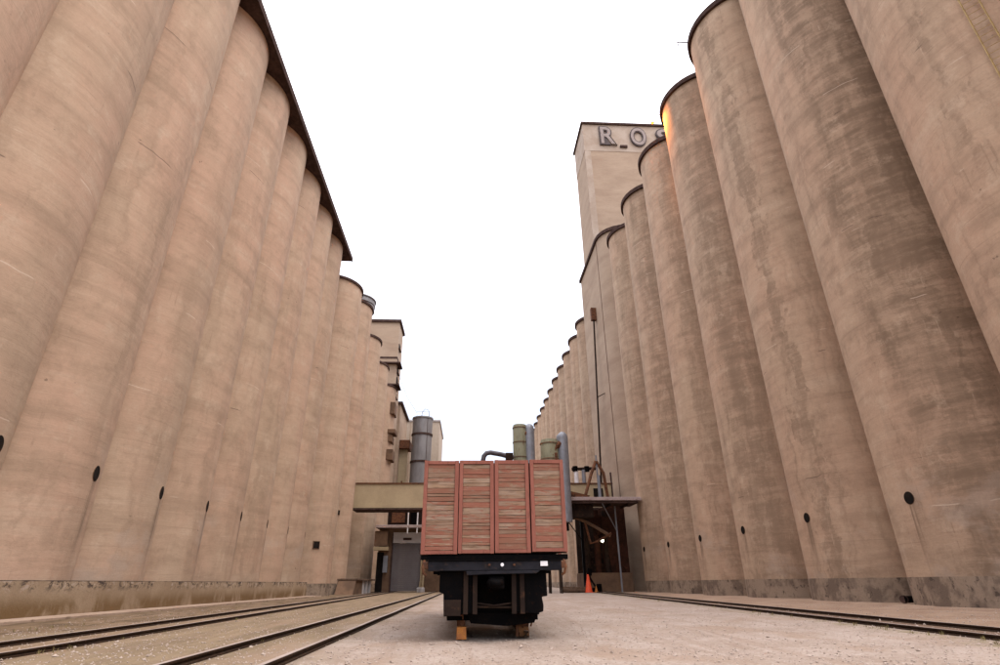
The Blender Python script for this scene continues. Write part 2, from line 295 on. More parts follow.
# ------------------------------------------------------------------ mesh helpers
class MB:
    def __init__(s): s.v = []; s.f = []; s.sm = []
    def add(s, vs, fs, smooth=False):
        b = len(s.v); s.v += [tuple(q) for q in vs]; s.f += [tuple(b+i for i in q) for q in fs]; s.sm += [smooth]*len(fs); return s
    def box(s, x0, x1, y0, y1, z0, z1, j=0.):
        r = lambda: random.uniform(-j, j)
        vs = [(x+r(), y+r(), z+r()) for z in (z0, z1) for (x, y) in ((x0, y0), (x1, y0), (x1, y1), (x0, y1))]
        return s.add(vs, [(3, 2, 1, 0), (4, 5, 6, 7), (0, 1, 5, 4), (1, 2, 6, 5), (2, 3, 7, 6), (3, 0, 4, 7)])
    def prism(s, poly, axis, a, b):
        """poly: 2D outline; extruded along axis ('x','y','z') from a to b"""
        def mk(u, v, w): return {'x': (w, u, v), 'y': (u, w, v), 'z': (u, v, w)}[axis]
        n = len(poly); vs = [mk(u, v, a) for u, v in poly] + [mk(u, v, b) for u, v in poly]
        return s.add(vs, [tuple(range(n))[::-1], tuple(range(n, 2*n))] + [(i, (i+1) % n, n+(i+1) % n, n+i) for i in range(n)])
    def tube(s, pts, r, seg=12, smooth=True, caps=True):
        pts = [Vector(p) for p in pts]; n = len(pts); rs = r if isinstance(r, (list, tuple)) else [r]*n
        rings = []; ref = None
        for i, p in enumerate(pts):
            t = (pts[min(i+1, n-1)] - pts[max(i-1, 0)]).normalized()
            if ref is None: ref = t.orthogonal().normalized()
            u = (ref - t*ref.dot(t)).normalized(); w = t.cross(u); ref = u
            rings.append([p + (u*math.cos(2*PI*k/seg) + w*math.sin(2*PI*k/seg))*rs[i] for k in range(seg)])
        vs = [q for ring in rings for q in ring]
        fs = [(i*seg+k, i*seg+(k+1) % seg, (i+1)*seg+(k+1) % seg, (i+1)*seg+k) for i in range(n-1) for k in range(seg)]
        s.add(vs, fs, smooth)
        if caps: s.add(rings[0], [tuple(range(seg))[::-1]]); s.add(rings[-1], [tuple(range(seg))])
        return s
    def lathe(s, prof, c=(0, 0, 0), seg=48, smooth=True, caps=True):
        ring = lambda r, z: [(c[0]+r*math.cos(2*PI*k/seg), c[1]+r*math.sin(2*PI*k/seg), c[2]+z) for k in range(seg)]
        runs = [[prof[0], prof[1]]]                      # split the profile at sharp corners so the shading stays crisp
        for p in prof[2:]:
            a, b = runs[-1][-2], runs[-1][-1]
            d = abs(math.atan2(b[1]-a[1], b[0]-a[0]) - math.atan2(p[1]-b[1], p[0]-b[0]))
            if min(d, 2*PI-d) > .6: runs.append([b, p])
            else: runs[-1].append(p)
        for run in runs:
            vs = [q for p in run for q in ring(*p)]
            s.add(vs, [(i*seg+k, i*seg+(k+1) % seg, (i+1)*seg+(k+1) % seg, (i+1)*seg+k) for i in range(len(run)-1) for k in range(seg)], smooth)
        if caps:
            s.add(ring(*prof[0]), [tuple(range(seg))[::-1]]); s.add(ring(*prof[-1]), [tuple(range(seg))])
        return s
    def mesh(s, name, mat):
        m = bpy.data.meshes.new(name); m.from_pydata(s.v, [], s.f); m.polygons.foreach_set('use_smooth', s.sm); m.materials.append(mat); m.update(); return m
    def build(s, name, mat, parent=None, loc=None, bevel=0.):
        if isinstance(mat, str): mat = MAT[mat]
        o = bpy.data.objects.new(name, s.mesh(name, mat)); COL.objects.link(o)
        if parent: o.parent = parent
        if loc: o.location = loc
        if bevel:
            b = o.modifiers.new('bevel', 'BEVEL'); b.width = bevel; b.segments = 2; b.limit_method = 'ANGLE'; b.angle_limit = R(40)
        return o
def empty(name, label, cat, loc=(0, 0, 0), rz=0, group=None):
    o = bpy.data.objects.new(name, None); COL.objects.link(o); o.location = loc; o.rotation_euler = (0, 0, rz)
    return tag(o, label, cat, group)
def tag(o, label, cat, group=None):
    o['label'] = label; o['category'] = cat
    if group: o['group'] = group
    return o
def struct(o): o['kind'] = 'structure'; return o
def link(name, mesh, parent=None, loc=None, rot=None):
    o = bpy.data.objects.new(name, mesh); COL.objects.link(o)
    if parent: o.parent = parent
    if loc: o.location = loc
    if rot: o.rotation_euler = rot
    return o
ORD = ['', 'second ', 'third ', 'fourth ', 'fifth ', 'sixth ', 'seventh ', 'eighth ', 'ninth ', 'tenth ', 'eleventh ', 'twelfth ']
ORDN = ['nearest', 'second', 'third', 'fourth', 'fifth', 'sixth', 'seventh', 'eighth', 'ninth', 'tenth', 'eleventh', 'twelfth']

# ------------------------------------------------------------------ ground
def axis(fine_a, fine_b, step, lo, hi, g=1.22):
    a = [fine_a + i*step for i in range(int(round((fine_b-fine_a)/step))+1)]
    d = step; x = a[-1]
    while x < hi: d *= g; x += d; a.append(x)
    d = step; x = a[0]
    while x > lo: d *= g; x -= d; a.insert(0, x)
    return a
xs = axis(-16, 21, .16, -900, 900); ys = axis(6, 34, .16, -700, 1500)
def gz(x, y):
    f = max(0, min(1, (60-abs(y-20))/30)) * max(0, min(1, (24-abs(x-1))/6))
    h = .075*mnoise.noise(Vector((x*.35, y*.22, 1.3))) + .026*mnoise.noise(Vector((x*1.4, y*1.1, 5))) + .011*mnoise.noise(Vector((x*4.1, y*4.1, 9)))
    for xc, s in ((-8.2, -.036), (-3.53, -.004), (10.24, .08)):
        d = abs(x-(xc+s*y)); k = max(0, min(1, (d-.95)/.5)); h = h*k
    for x0, k in ((2.9, .03), (4.5, .03), (5.6, -.05), (7.1, -.05), (-1.6, -.02)):
        d = (x-x0-k*y-.25*math.sin(y*.21+x0))/.17; h -= .028*math.exp(-d*d)*(.6+.4*math.sin(y*1.3+x0))
    return h*f - .005
nx, ny = len(xs), len(ys)
gv = [(x, y, gz(x, y)) for y in ys for x in xs]
gf = [(j*nx+i, j*nx+i+1, (j+1)*nx+i+1, (j+1)*nx+i) for j in range(ny-1) for i in range(nx-1)]
struct(MB().add(gv, gf, True).build('ground', 'ground'))
struct(MB().box(-16.2, -14.75, -20, 62, -.1, .1).build('pavement', m_rough('pale apron concrete', (.36, .26, .19), (.27, .185, .13), .8, (.16, .1, .065)), bevel=.02))

# loose chips of stone: nobody could count them
sb = MB()
for i in range(16000):
    y = 6.5 + 26*random.random()**1.7; x = random.uniform(-.95, .95)*(y*.95+1)
    if x < -13.5 or x > 20: continue
    s = random.uniform(.007, .024) * (1.8 if random.random() < .06 else 1)
    pts = [(random.gauss(0, 1), random.gauss(0, 1), random.gauss(0, 1)) for _ in range(6)]
    vs = []
    for k, q in enumerate(((1, 0, 0), (-1, 0, 0), (0, 1, 0), (0, -1, 0), (0, 0, .7), (0, 0, -.7))):
        vs.append((x + s*(q[0]+.25*pts[k][0]), y + s*(q[1]+.25*pts[k][1]), gz(x, y) + s*.3 + s*(q[2]+.15*pts[k][2])))
    sb.add(vs, [(0, 2, 4), (2, 1, 4), (1, 3, 4), (3, 0, 4), (2, 0, 5), (1, 2, 5), (3, 1, 5), (0, 3, 5)])
go = sb.build('gravel', 'stone'); go['kind'] = 'stuff'; tag(go, 'loose pale stone chips scattered over the open yard', 'gravel')

# ------------------------------------------------------------------ silos
def silo_mesh(rad, h, mat, seg=96):
    zs = [0, 2, 5, 9, 14, 20, 27, 34, h]; zs = [z for z in zs if z < h-1] + [h]
    return MB().lathe([(rad, z) for z in zs], seg=seg).mesh('shell', MAT[mat])
def ring_mesh(rad, z0, z1, mat, seg=96, inner=None):
    return MB().lathe([(rad, z0), (rad, z1)], seg=seg).mesh('ring', MAT[mat])
def porthole_mesh(r):   # faces +X, dark hollow with a cast lip
    m = MB(); seg = 24
    prof = [(r*1.12, -.03), (r*1.12, .015), (r*1.0, .02), (r*.97, -.02)]
    vs = []
    for (rr, d) in prof: vs += [(d, rr*math.cos(2*PI*k/seg), rr*math.sin(2*PI*k/seg)) for k in range(seg)]
    m.add(vs, [(i*seg+k, i*seg+(k+1) % seg, (i+1)*seg+(k+1) % seg, (i+1)*seg+k) for i in range(3) for k in range(seg)])
    return m.mesh('porthole', MAT['brownwall'])
def disc_mesh(r):
    seg = 24
    return MB().add([(.022, r*math.cos(2*PI*k/seg), r*math.sin(2*PI*k/seg)) for k in range(seg)], [tuple(range(seg))]).mesh('hollow', MAT['hole'])
ph_l, pd_l, ph_r, pd_r = porthole_mesh(.3), disc_mesh(.33), porthole_mesh(.27), disc_mesh(.29)

def silo(x, y, rad, h, shell, rim, label, group, facing, stain, hole=None, hz=5.5, ha=0., plinth=None, cols=None):
    t = empty('silo', label, 'silo', (x, y, 0), group=group)
    s = link('shell', shell, t)
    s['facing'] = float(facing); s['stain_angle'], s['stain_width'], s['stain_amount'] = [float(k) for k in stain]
    hr = (ha-360 if ha > 180 else ha)
    s['hole_angle'], s['hole_height'] = (R(hr), float(hz)) if hole else (9., 0.)
    if rim: link('roof_rim', rim, t)
    if plinth: link('plinth', plinth, t)
    if hole:
        a = R(ha); p = link('porthole', hole[0], t, (math.cos(a)*rad*.998, math.sin(a)*rad*.998, hz), (0, 0, a))
        link('hollow', hole[1], p)
    return t

RR, RH, RX, RY0, RS = 4.36, 49.4, 25.4, 26.1, 8.689
shR = silo_mesh(RR, RH, 'silo_right'); rimR = ring_mesh(RR+.27, RH-.15, RH+.4, 'rim'); plR = ring_mesh(RR+.03, -.2, 1.2, 'plinth_right')
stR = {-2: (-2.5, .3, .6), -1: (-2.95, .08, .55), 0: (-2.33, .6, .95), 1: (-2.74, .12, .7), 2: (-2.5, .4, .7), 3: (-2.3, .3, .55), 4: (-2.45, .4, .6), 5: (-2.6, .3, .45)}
rl = {-2: 'silo of the right row mostly beyond the right edge of the photo', -1: 'silo of the right row with the yellow ladder, cut by the right edge',
      0: 'right row silo with broad dark stain and largest porthole, next after the ladder silo',
      1: 'right row silo with a dark bracket on its rim, second after the ladder silo', 2: 'right row silo with an orange lamp glow at its rim',
      3: 'right row silo just beyond the one lit orange at its rim', 4: 'right row silo second beyond the one lit orange, beside the tower',
      5: 'last silo of the near right row, touching the flat wall under the tower'}
for k in range(-2, 6):
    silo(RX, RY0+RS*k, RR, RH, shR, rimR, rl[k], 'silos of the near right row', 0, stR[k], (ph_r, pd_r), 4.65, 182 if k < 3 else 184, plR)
tag(MB().box(RX-2.2, 44, 4, 82, RH-.1, RH+.35).build('roof_slab', 'rim', bevel=.02), 'dark flat roof deck joining the tops of the near right silos', 'roof')
# far right row
F_Y0, F_S, F_R, F_H = 98.4, 8.52, 4.27, 48.3
shF = silo_mesh(F_R, F_H, 'silo_right', 64); rimF = ring_mesh(F_R+.3, F_H-.1, F_H+.45, 'rim', 64); plF = ring_mesh(F_R+.03, -.2, 1.2, 'plinth_right', 64)
for k in range(11):
    silo(RX, F_Y0+F_S*k, F_R, F_H, shF, rimF, ['nearest silo of the far right row, just past the flat wall'][0] if k == 0 else ('farthest and smallest looking silo at the end of the far right row' if k == 10 else '%s silo of the far right row counted from the flat wall' % ORDN[k]),
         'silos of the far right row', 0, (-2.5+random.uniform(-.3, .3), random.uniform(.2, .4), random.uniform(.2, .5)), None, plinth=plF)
# near left row
LR, LH, LX, LY0, LS = 4.2, 38.9, -20.22, 23.85, 5.55
shL = silo_mesh(LR, LH, 'silo_left')
for k in range(-3, 7):
    lab = {-3: 'silo at the left edge of the photo, mostly beyond it', -2: 'left row silo filling the upper left corner', -1: 'left row silo with the porthole cut by the left edge',
           0: 'left row silo with the second largest porthole and a short dark crack beside it', 6: 'last silo of the near left row at the end of the straight dark roof edge'}.get(k, '%s silo of the left row counted from the left edge porthole silo' % ORDN[k+1])
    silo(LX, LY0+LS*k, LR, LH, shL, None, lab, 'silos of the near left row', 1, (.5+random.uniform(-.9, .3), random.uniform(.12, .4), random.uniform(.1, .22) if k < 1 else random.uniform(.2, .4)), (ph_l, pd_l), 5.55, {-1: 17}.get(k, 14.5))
tag(MB().box(-17.6, -15.97, -20, 60.6, -.2, 1.33).build('foundation_wall', 'base_wall', bevel=.015), 'low stained concrete foundation wall along the foot of the left silos', 'wall')
rf = empty('silo_roof', 'straight dark roof deck overhanging the left row of silos', 'roof', (0, 0, 0))
MB().box(-32, -15.57, -15, 60.9, LH, LH+.5).build('roof_deck', 'rim', rf, bevel=.03)
MB().box(-15.57, -15.5, -15, 61.0, LH-.05, LH+.56).build('fascia', 'rim', rf)
# far left row: bigger, slightly lower or higher
fl = [(66.2, 4.0, 37.5), (74.5, 4.0, 38.8), (85.9, 3.7, 38.4), (94.6, 3.9, 37.1), (107, 3.9, 37.1)]
fll = ['first silo past the straight left roof, at the near end of the cream bridge', 'left silo behind the cream bridge with a round tank top on its roof', 'narrow looking left silo between the tank topped one and the two before the head house',
       'left silo just before the brown head house', 'farthest left silo, standing against the head house']
for i, (y, rad, h) in enumerate(fl):
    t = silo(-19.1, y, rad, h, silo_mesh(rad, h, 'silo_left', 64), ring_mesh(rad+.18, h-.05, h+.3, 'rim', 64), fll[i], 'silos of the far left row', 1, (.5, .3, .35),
             None, plinth=ring_mesh(rad+.03, -.2, 1.2, 'plinth_right', 64))
tt = empty('roof_tank', 'low round pale tank on the roof of the silo before the bridge', 'tank', (-17.6, 75.5, 39.1))
MB().lathe([(2.6, 0), (2.6, 1.6), (2.75, 1.6), (2.75, 1.75), (.3, 2.5)], seg=40).build('tank_shell', 'galv_tank', tt)
MB().lathe([(2.66, .75), (2.66, .85)], seg=40).build('hoop', 'rim', tt)
tag(MB().box(-26, -17.0, 78, 104, 0, 36).build('connecting_wall', 'tower'), 'recessed flat concrete wall between the far left silos', 'wall')
for (x, y, z, s) in ((-16.27, 63.37, 4.95, .34), (-16.27, 71.67, 9.2, .25)):
    o = empty('wall_hatch', 'small square hatch low on the first silo past the left roof' if z < 6 else 'small hatch by the valley behind the bridge end', 'hatch', (x, y, z), R(-45))
    MB().box(-.2, .05, -s*1.2, s*1.2, -s*1.2, s*1.2).build('frame', 'brownwall', o, bevel=.01); MB().box(-.1, .065, -s, s, -s, s).build('opening', 'hole', o)

# drain hole at the foot of the valley
dp = empty('drain_pipe', 'black round drain pipe at the foot of the valley beside the stained silo', 'pipe', (21.95, 29.3, .2))
MB().tube([(.4, 0, 0), (-.25, -.2, 0)], .16, 16).build('pipe_body', 'black', dp); MB().tube([(-.2, -.16, 0), (-.26, -.21, 0)], .19, 16).build('pipe_lip', 'rim', dp)
# ladder on the nearest right silo
la = empty('ladder', 'long faded yellow steel ladder fixed to the right row silo at the upper right corner', 'ladder', (RX, RY0-RS, 0))
aa, ab = R(-146.2), R(-139.2)
for a in (aa, ab):
    q = ((RR+.16)*math.cos(a), (RR+.16)*math.sin(a)); MB().box(q[0]-.022, q[0]+.022, q[1]-.022, q[1]+.022, 8, RH+1.2).build('rail', 'ladder', la)
rung = MB().tube([((RR+.16)*math.cos(aa), (RR+.16)*math.sin(aa), 0), ((RR+.16)*math.cos(ab), (RR+.16)*math.sin(ab), 0)], .014, 6).mesh('rung', MAT['ladder'])
for i in range(115): link('rung', rung, la, (0, 0, 8.3+i*.35))
brk = MB()
for a in (aa, ab): brk.tube([((RR-.02)*math.cos(a), (RR-.02)*math.sin(a), 0), ((RR+.16)*math.cos(a), (RR+.16)*math.sin(a), 0)], .022, 6)
brk = brk.mesh('bracket', MAT['rust'])
for i in range(11): link('bracket', brk, la, (0, 0, 9+i*3.9))
# bracket arm and lamp on the rims
ba = empty('rim_bracket', 'thin dark arm sticking out from a silo rim at the top right', 'bracket', (21.0, 35.9, RH+.1))
MB().box(-1.15, .1, -.04, .04, -.04, .04).build('arm', 'rim', ba); MB().box(-1.19, -1.11, -.04, .04, -.5, .04).build('hook', 'rim', ba)
lm = empty('rim_lamp', 'small orange lamp on a bent arm over the orange lit silo rim', 'lamp', (21.0, 45.6, RH+.45))
MB().tube([(.5, 0, 0), (-.45, 0, .75), (-.7, 0, .7)], .035, 8).build('arm', 'ladder', lm)
MB().tube([(-.7, 0, .7), (-.72, -.1, -1.0)], .02, 6).build('drop_wire', 'rim', lm)
MB().lathe([(.07, .14), (.2, -.08)], (-.75, -.1, -1.1), 16).build('shade', 'ladder', lm)
em = NT('sodium lamp glow'); em.fin((.9, .4, .1)); em.put(em.b.inputs['Emission Color'], (1, .35, .05)); em.put(em.b.inputs['Emission Strength'], 1.2)
MB().lathe([(.03, -.2), (.1, -.12), (.1, -.02)], (-.75, -.1, -1.1), 16).build('bulb', em.m, lm)
l = bpy.data.lights.new('sodium_lamp', 'SPOT'); l.energy = 1300; l.spot_size = R(140); l.spot_blend = .8; l.color = (1, .3, .03); l.shadow_soft_size = .1
lo = bpy.data.objects.new('sodium_lamp', l); COL.objects.link(lo); lo.parent = lm; lo.location = (-.72, -.1, -1.35); lo.rotation_euler = Vector((-.75, .75, 1.0)).to_track_quat('Z', 'Y').to_euler()

# ------------------------------------------------------------------ right workhouse and lettered tower
wh = empty('workhouse', 'flat fronted concrete block between the near and far right silo rows', 'building', (21.4, 74.3, 0))
cr = 4.3; poly = [(20, 18.4), (0, 18.4), (0, cr)] + [(cr-cr*math.cos(a), cr-cr*math.sin(a)) for a in [R(15*i) for i in range(1, 7)]] + [(20, 0)]
o = MB().prism(poly[::-1], 'z', 0, 54.9).build('wall', 'tower', wh)
for f_ in o.data.polygons: f_.use_smooth = abs(f_.normal.z) < .5 and f_.center.x < 6
o.data.set_sharp_from_angle(angle=R(30))
pr = [(20, 18.7), (-.3, 18.7), (-.3, cr)] + [(cr-(cr+.3)*math.cos(a), cr-(cr+.3)*math.sin(a)) for a in [R(15*i) for i in range(1, 7)]] + [(20, -.3)]
MB().prism(pr[::-1], 'z', 54.9, 55.5).build('roof_rim', 'rim', wh)
MB().box(-.06, 0, -.0, .3, 0, 54.8).build('corner_joint', 'brownwall', wh, (0.02, 4.4, 0))
tw = empty('head_house_tower', 'tall square concrete tower with large letters under its dark roof edge', 'tower', (21.5, 80.8, 53.8))
TH = 83.9+1.1-53.8
MB().box(0, 20, 0, 8.3, 0, TH-7.3).build('wall', 'tower', tw)
MB().box(-.05, 20.05, -.05, 8.35, TH-7.3, TH-.5).build('top_band', 'tower_band', tw)
MB().box(-.35, 20.4, -.35, 8.7, TH-.5, TH).build('roof_edge', 'rim', tw)
MB().box(.0, 1.15, -.1, .0, 0, TH-7.4).build('corner_pilaster', 'tower_band', tw)
for px_, s in ((6.6, .5), (8.9, .55)):
    v = MB().lathe([(s*.7, 0), (s*.7, .5), (s, .6), (s*.8, 1.0), (.1, 1.25)], (px_, 1.2, TH), 20).build('roof_vent', 'rim', tw)
MB().box(7.1, 8.5, -.35, -.05, TH-6.35, TH-5.85).build('band_fixture', 'rim', tw)
def letter(ch, x, z, h, w):
    for nm, off, ext, mat, yy in (('letter', .055, .14, 'letter_dark', -.22), ('letter_face', .012, .03, 'letter_face', -.4)):
        c = bpy.data.curves.new(nm, 'FONT'); c.body = ch; c.size = 1; c.offset = off; c.extrude = ext; c.align_x = 'CENTER'
        tmp = bpy.data.objects.new(nm, c); COL.objects.link(tmp); dg = bpy.context.evaluated_depsgraph_get(); dg.update()
        me = bpy.data.meshes.new_from_object(tmp.evaluated_get(dg)); bpy.data.objects.remove(tmp)
        xs_ = [v.co.x for v in me.vertices]; zs_ = [v.co.y for v in me.vertices]
        if nm == 'letter': base = (min(xs_), max(xs_), min(zs_), max(zs_))
        b = base
        for v in me.vertices:
            X = ((v.co.x-b[0])/(b[1]-b[0])-.5)*w; Z = (v.co.y-b[2])/(b[3]-b[2])*h
            v.co = Vector((X, -v.co.z, Z))
        me.materials.append(MAT[mat]); o = bpy.data.objects.new(nm, me); COL.objects.link(o)
        if nm == 'letter': o.parent = tw; o.location = (x, yy, z); host = o
        else: o.parent = host; o.location = (0, yy+.22, 0)
letter('R', 24.6+1.75-21.5, TH-5.9, 4.8, 3.4); letter('O', 31.1+1.35-21.5, TH-6.0, 4.9, 3.3); letter('S', 36.1+1.6-21.5, TH-6.1, 4.9, 3.3)

# downspout on the workhouse wall
ds = empty('downspout', 'long thin dark pipe with a rusty box at its top on the flat wall', 'pipe', (20.95, 83.3, 0))
lean = lambda z: (-.95*(42.5-z)/28, .5*(42.5-z)/28)
MB().tube([(*lean(14.5), 14.5), (0, 0, 42.5)], .14, 10).build('pipe', 'gloom', ds)
MB().box(-.45, .45, -.4, .4, 42, 44.3).build('hopper_box', 'rust', ds, bevel=.04)
MB().tube([(*lean(28.3), 28.3), (.7, -1.5, 28.6), (1.2, -3.4, 28.2)], .07, 8).build('side_arm', 'gloom', ds)

# ------------------------------------------------------------------ left head house and far buildings
hh = empty('head_house', 'brown concrete head house rising above the far left silos', 'building', (-15.4, 106, 0))
MB().box(-12, 0, 0, 6.5, 0, 51.9).build('wall', 'tower', hh)
MB().box(-12.3, .35, -.35, 7.2, 51.9, 52.5).build('roof_edge', 'rim', hh)
MB().box(-12.05, .06, -.06, 6.6, 43.6, 44.0).build('ledge', 'rim', hh)
for (z, s) in ((46.4, .9), (41, .7), (38.9, .7), (35.6, .6)):
    w = MB().box(-.2, .12, 1.2, 2.2+s, z, z+1.1).build('window', 'hole', hh); MB().box(-.05, .35, 1.0, 2.4+s, z-.15, z).build('sill', 'rim', w)
for z in (42.3, 37.6): MB().box(-8, .9, -.9, 3, z, z+.25).build('platform', 'rim', hh)
for z, w_, h_ in ((31.5, .5, 2.4), (27.6, .9, .8), (26, .35, 1.2), (22.5, .7, 2.0)): MB().box(-4, w_, -1.0-w_*.4, 2, z, z+h_).build('duct_box', 'brownwall', hh, bevel=.05)
ab_ = empty('annex_building', 'tan block with a sloping roof line behind the head house', 'building', (-15, 114, 0))
MB().box(-9, 0, 0, 13.5, 0, 36.2).build('wall', 'tower', ab_); MB().box(-9.3, .4, -.3, 13.9, 36.2, 36.8).build('roof_edge', 'rim', ab_)
MB().box(0, 2.2, 2, 6, 27.2, 29).build('hood', 'rust', ab_, bevel=.05); MB().box(0, 1.6, 3.2, 5, 19, 27.2).build('chute', 'cream', ab_)
MB().box(0, 1.9, -2, 2, 14, 18.5).build('dark_opening', 'hole', ab_)
for (x_, z0, z1) in ((1.3, 12, 20), (2.2, 12, 18.2), (2.9, 12, 19)): MB().tube([(x_, -.5, z0), (x_, -.5, z1)], .16, 8).build('pipe', 'rust', ab_)
MB().tube([(-.2, -.6, 15.4), (4.2, 0, 15.6)], .22, 8).build('cross_pipe', 'brownwall', ab_)
cb = empty('cream_building', 'large plain cream building in the distance behind the grey tank', 'building', (-15.6, 130, 0))
MB().box(0, 8.1, 0, 18, 0, 36.9).build('wall', 'pale_wall', cb); MB().box(-.2, 8.35, -.2, 18.2, 36.9, 37.3).build('roof_edge', 'sign', cb)
MB().box(1.1, 1.3, -.05, 0, 0, 36.8).build('wall_joint', 'tower', cb); MB().box(6.2, 6.4, -.05, 0, 0, 36.8).build('wall_joint', 'tower', cb)
gt = empty('storage_tank', 'tall slim grey steel tank with dark hoops beyond the cream bridge', 'tank', (-10.3, 116, 0))
MB().lathe([(2.1, 0), (2.1, 33.4), (2.25, 33.4), (2.25, 33.7), (.4, 34.1)], seg=40).build('tank_shell', 'galv_tank', gt)
for z in (13.6, 18.5, 24, 29.8): MB().lathe([(2.1, z), (2.26, z), (2.26, z+.35), (2.1, z+.35)], seg=40, caps=False).build('hoop', 'rim', gt)
MB().tube([(-.2, -1.2, 33.8), (-.1, -1.1, 34.8), (.5, -.8, 35.6), (1.2, -.6, 35.4), (1.4, -.6, 33.9)], .06, 8).build('guard_rail', 'rim', gt)
MB().tube([(-1.2, -1.2, 33.8), (-1.2, -1.2, 34.9), (1.9, -.9, 34.9), (1.9, -.9, 33.8)], .04, 6).build('hand_rail', 'galv', gt)
MB().tube([(1.2, -1.75, 0), (1.2, -1.75, 33.8)], .05, 6).build('conduit', 'rim', gt)
wr = MB().tube([(-15.2, 109, 41), (-13.5, 112.5, 37.2), (-11.6, 115.6, 34.8)], .035, 6).build('wire', 'rim'); tag(wr, 'thin cable sloping from the head house to the tank top', 'cable')

# shed with the roller door
sh = empty('rail_shed', 'dark rail shed with a grey roller door under the cream bridge', 'shed', (-13.4, 88, 0))
MB().box(0, 2.1, 0, 9, 0, 8.7).build('wall', 'brownwall', sh); MB().box(6.4, 15.6, 0, 9, 0, 8.7).build('wall', 'brownwall', sh)
MB().box(2.1, 6.4, 0.25, 9, 7.9, 8.7).build('lintel', 'brownwall', sh)
d = MB()
for i in range(26): d.box(2.1, 6.4, .3+(.03 if i % 2 else 0), .4, .15+i*.25, .39+i*.25)
d.build('roller_door', 'door', sh)
MB().box(1.95, 2.12, -.12, .3, 0, 8).build('door_jamb', 'rim', sh); MB().box(6.38, 6.6, -.12, .3, 0, 8).build('door_jamb', 'cream', sh)
hd = MB().box(2.1, 6.4, -.1, .24, 6.68, 8.15).build('header_board', 'sign', sh)
MB().box(3.6, 4.85, -.13, -.1, 7.05, 7.4).build('name_plate', 'rim', hd)
pf = MB().box(-.4, 15.6, -1.6, 9.2, 8.7, 9.1).build('walkway', 'canopy', sh, bevel=.03)
for x_ in (4.3, 5.7): MB().tube([(x_, -1.5, 7.9), (x_, -1.5, 14)], .1, 8).build('pipe', 'white', sh)
MB().box(1.0, 12, .5, 8, 9.1, 13.5).build('upper_wall', 'gloom', sh)
MB().box(1.6, 3.6, .35, .5, 9.6, 12.9).build('rusty_sheet', 'rust', sh)
MB().box(4.6, 5.5, -.6, .5, 9.3, 12.6).build('machine', 'black', sh, bevel=.08)
MB().box(-.6, 1.6, -1.2, 0, 5.6, 6.1).build('side_canopy', 'cream', sh); MB().box(-.5, 1.4, -1.15, -.02, 6.2, 8.3).build('electric_cabinet', 'brownwall', sh, bevel=.04)
MB().box(.9, 1.55, -.5, 0, 2.6, 4.9).build('wall_cabinet', 'galv', sh, bevel=.03)
MB().box(-.1, .9, -.03, 0, 0, 5.4).build('doorway', 'hole', sh)
for x_, y_, s in ((-6.55, 86.6, 0), (-7.0, 87.2, .0)):
    b = empty('bollard', 'pale leaning post beside the right jamb of the roller door' if s == 0 and y_ < 87 else 'short pale post close against the roller door jamb', 'bollard', (x_, y_, 0))
    MB().tube([(0, 0, 0), (.15, 0, 3.6 if y_ < 87 else 1.4)], .17, 12).build('post', 'cream', b); MB().lathe([(.4, 0), (.4, .5), (.25, .62)], seg=16).build('footing', 'sign', b)

# loading dock on the left
dk = empty('loading_dock', 'low concrete loading dock with dark openings against the far left silos', 'dock', (-15.3, 72, 0))
MB().prism([(-.8, 0), (5.2, 0), (5.2, 1.55), (.6, 1.55)], 'x', -.2, 1.9).build('ramp_wall', 'brownwall', dk)
MB().box(-1, 2.1, .5, 14.5, 1.55, 1.72).build('deck', 'timber', dk)
for i, y_ in enumerate((5.6, 8.4, 11.2)): MB().box(1.2, 1.9, y_, y_+.9, 0, 1.55).build('pier', 'sign', dk)
MB().box(-.6, 1.2, 5.2, 14.5, 0, 1.54).build('hollow', 'hole', dk)
MB().prism([(.9, 1.72), (5, 1.72), (5, 3), (1.6, 3)], 'x', -.5, -.2).build('parapet', 'tower', dk)

# cream bridge across the yard
br = empty('conveyor_bridge', 'long cream steel bridge spanning the yard behind the boxcar', 'bridge', (0, 78, 0))
MB().box(-15.8, 20.0, 0, 3, 10.5, 13.67).build('side_plate', 'cream', br)
MB().box(-15.8, 20.2, -.14, 3.1, 13.67, 13.84).build('top_flange', 'rust', br); MB().box(-15.8, 20.1, -.14, 3.1, 10.25, 10.5).build('bottom_flange', 'rim', br)
for i in range(8): MB().box(-11.5+i*3.9, -11.45+i*3.9, -.015, 0, 10.5, 13.67).build('plate_joint', 'cream', br)
MB().box(19.95, 20.13, -.2, .1, 10.3, 15.3).build('end_post', 'rim', br)
w = MB().box(17.4, 18.75, -.07, 0, 11.3, 13.1).build('window', 'hole', br); MB().box(17.3, 18.85, -.13, -.02, 11.15, 11.3).build('sill', 'rust', w)
for x_ in (19.6,): MB().box(x_-.2, x_+.2, 1, 1.5, 0, 10.25).build('leg', 'gloom', br)

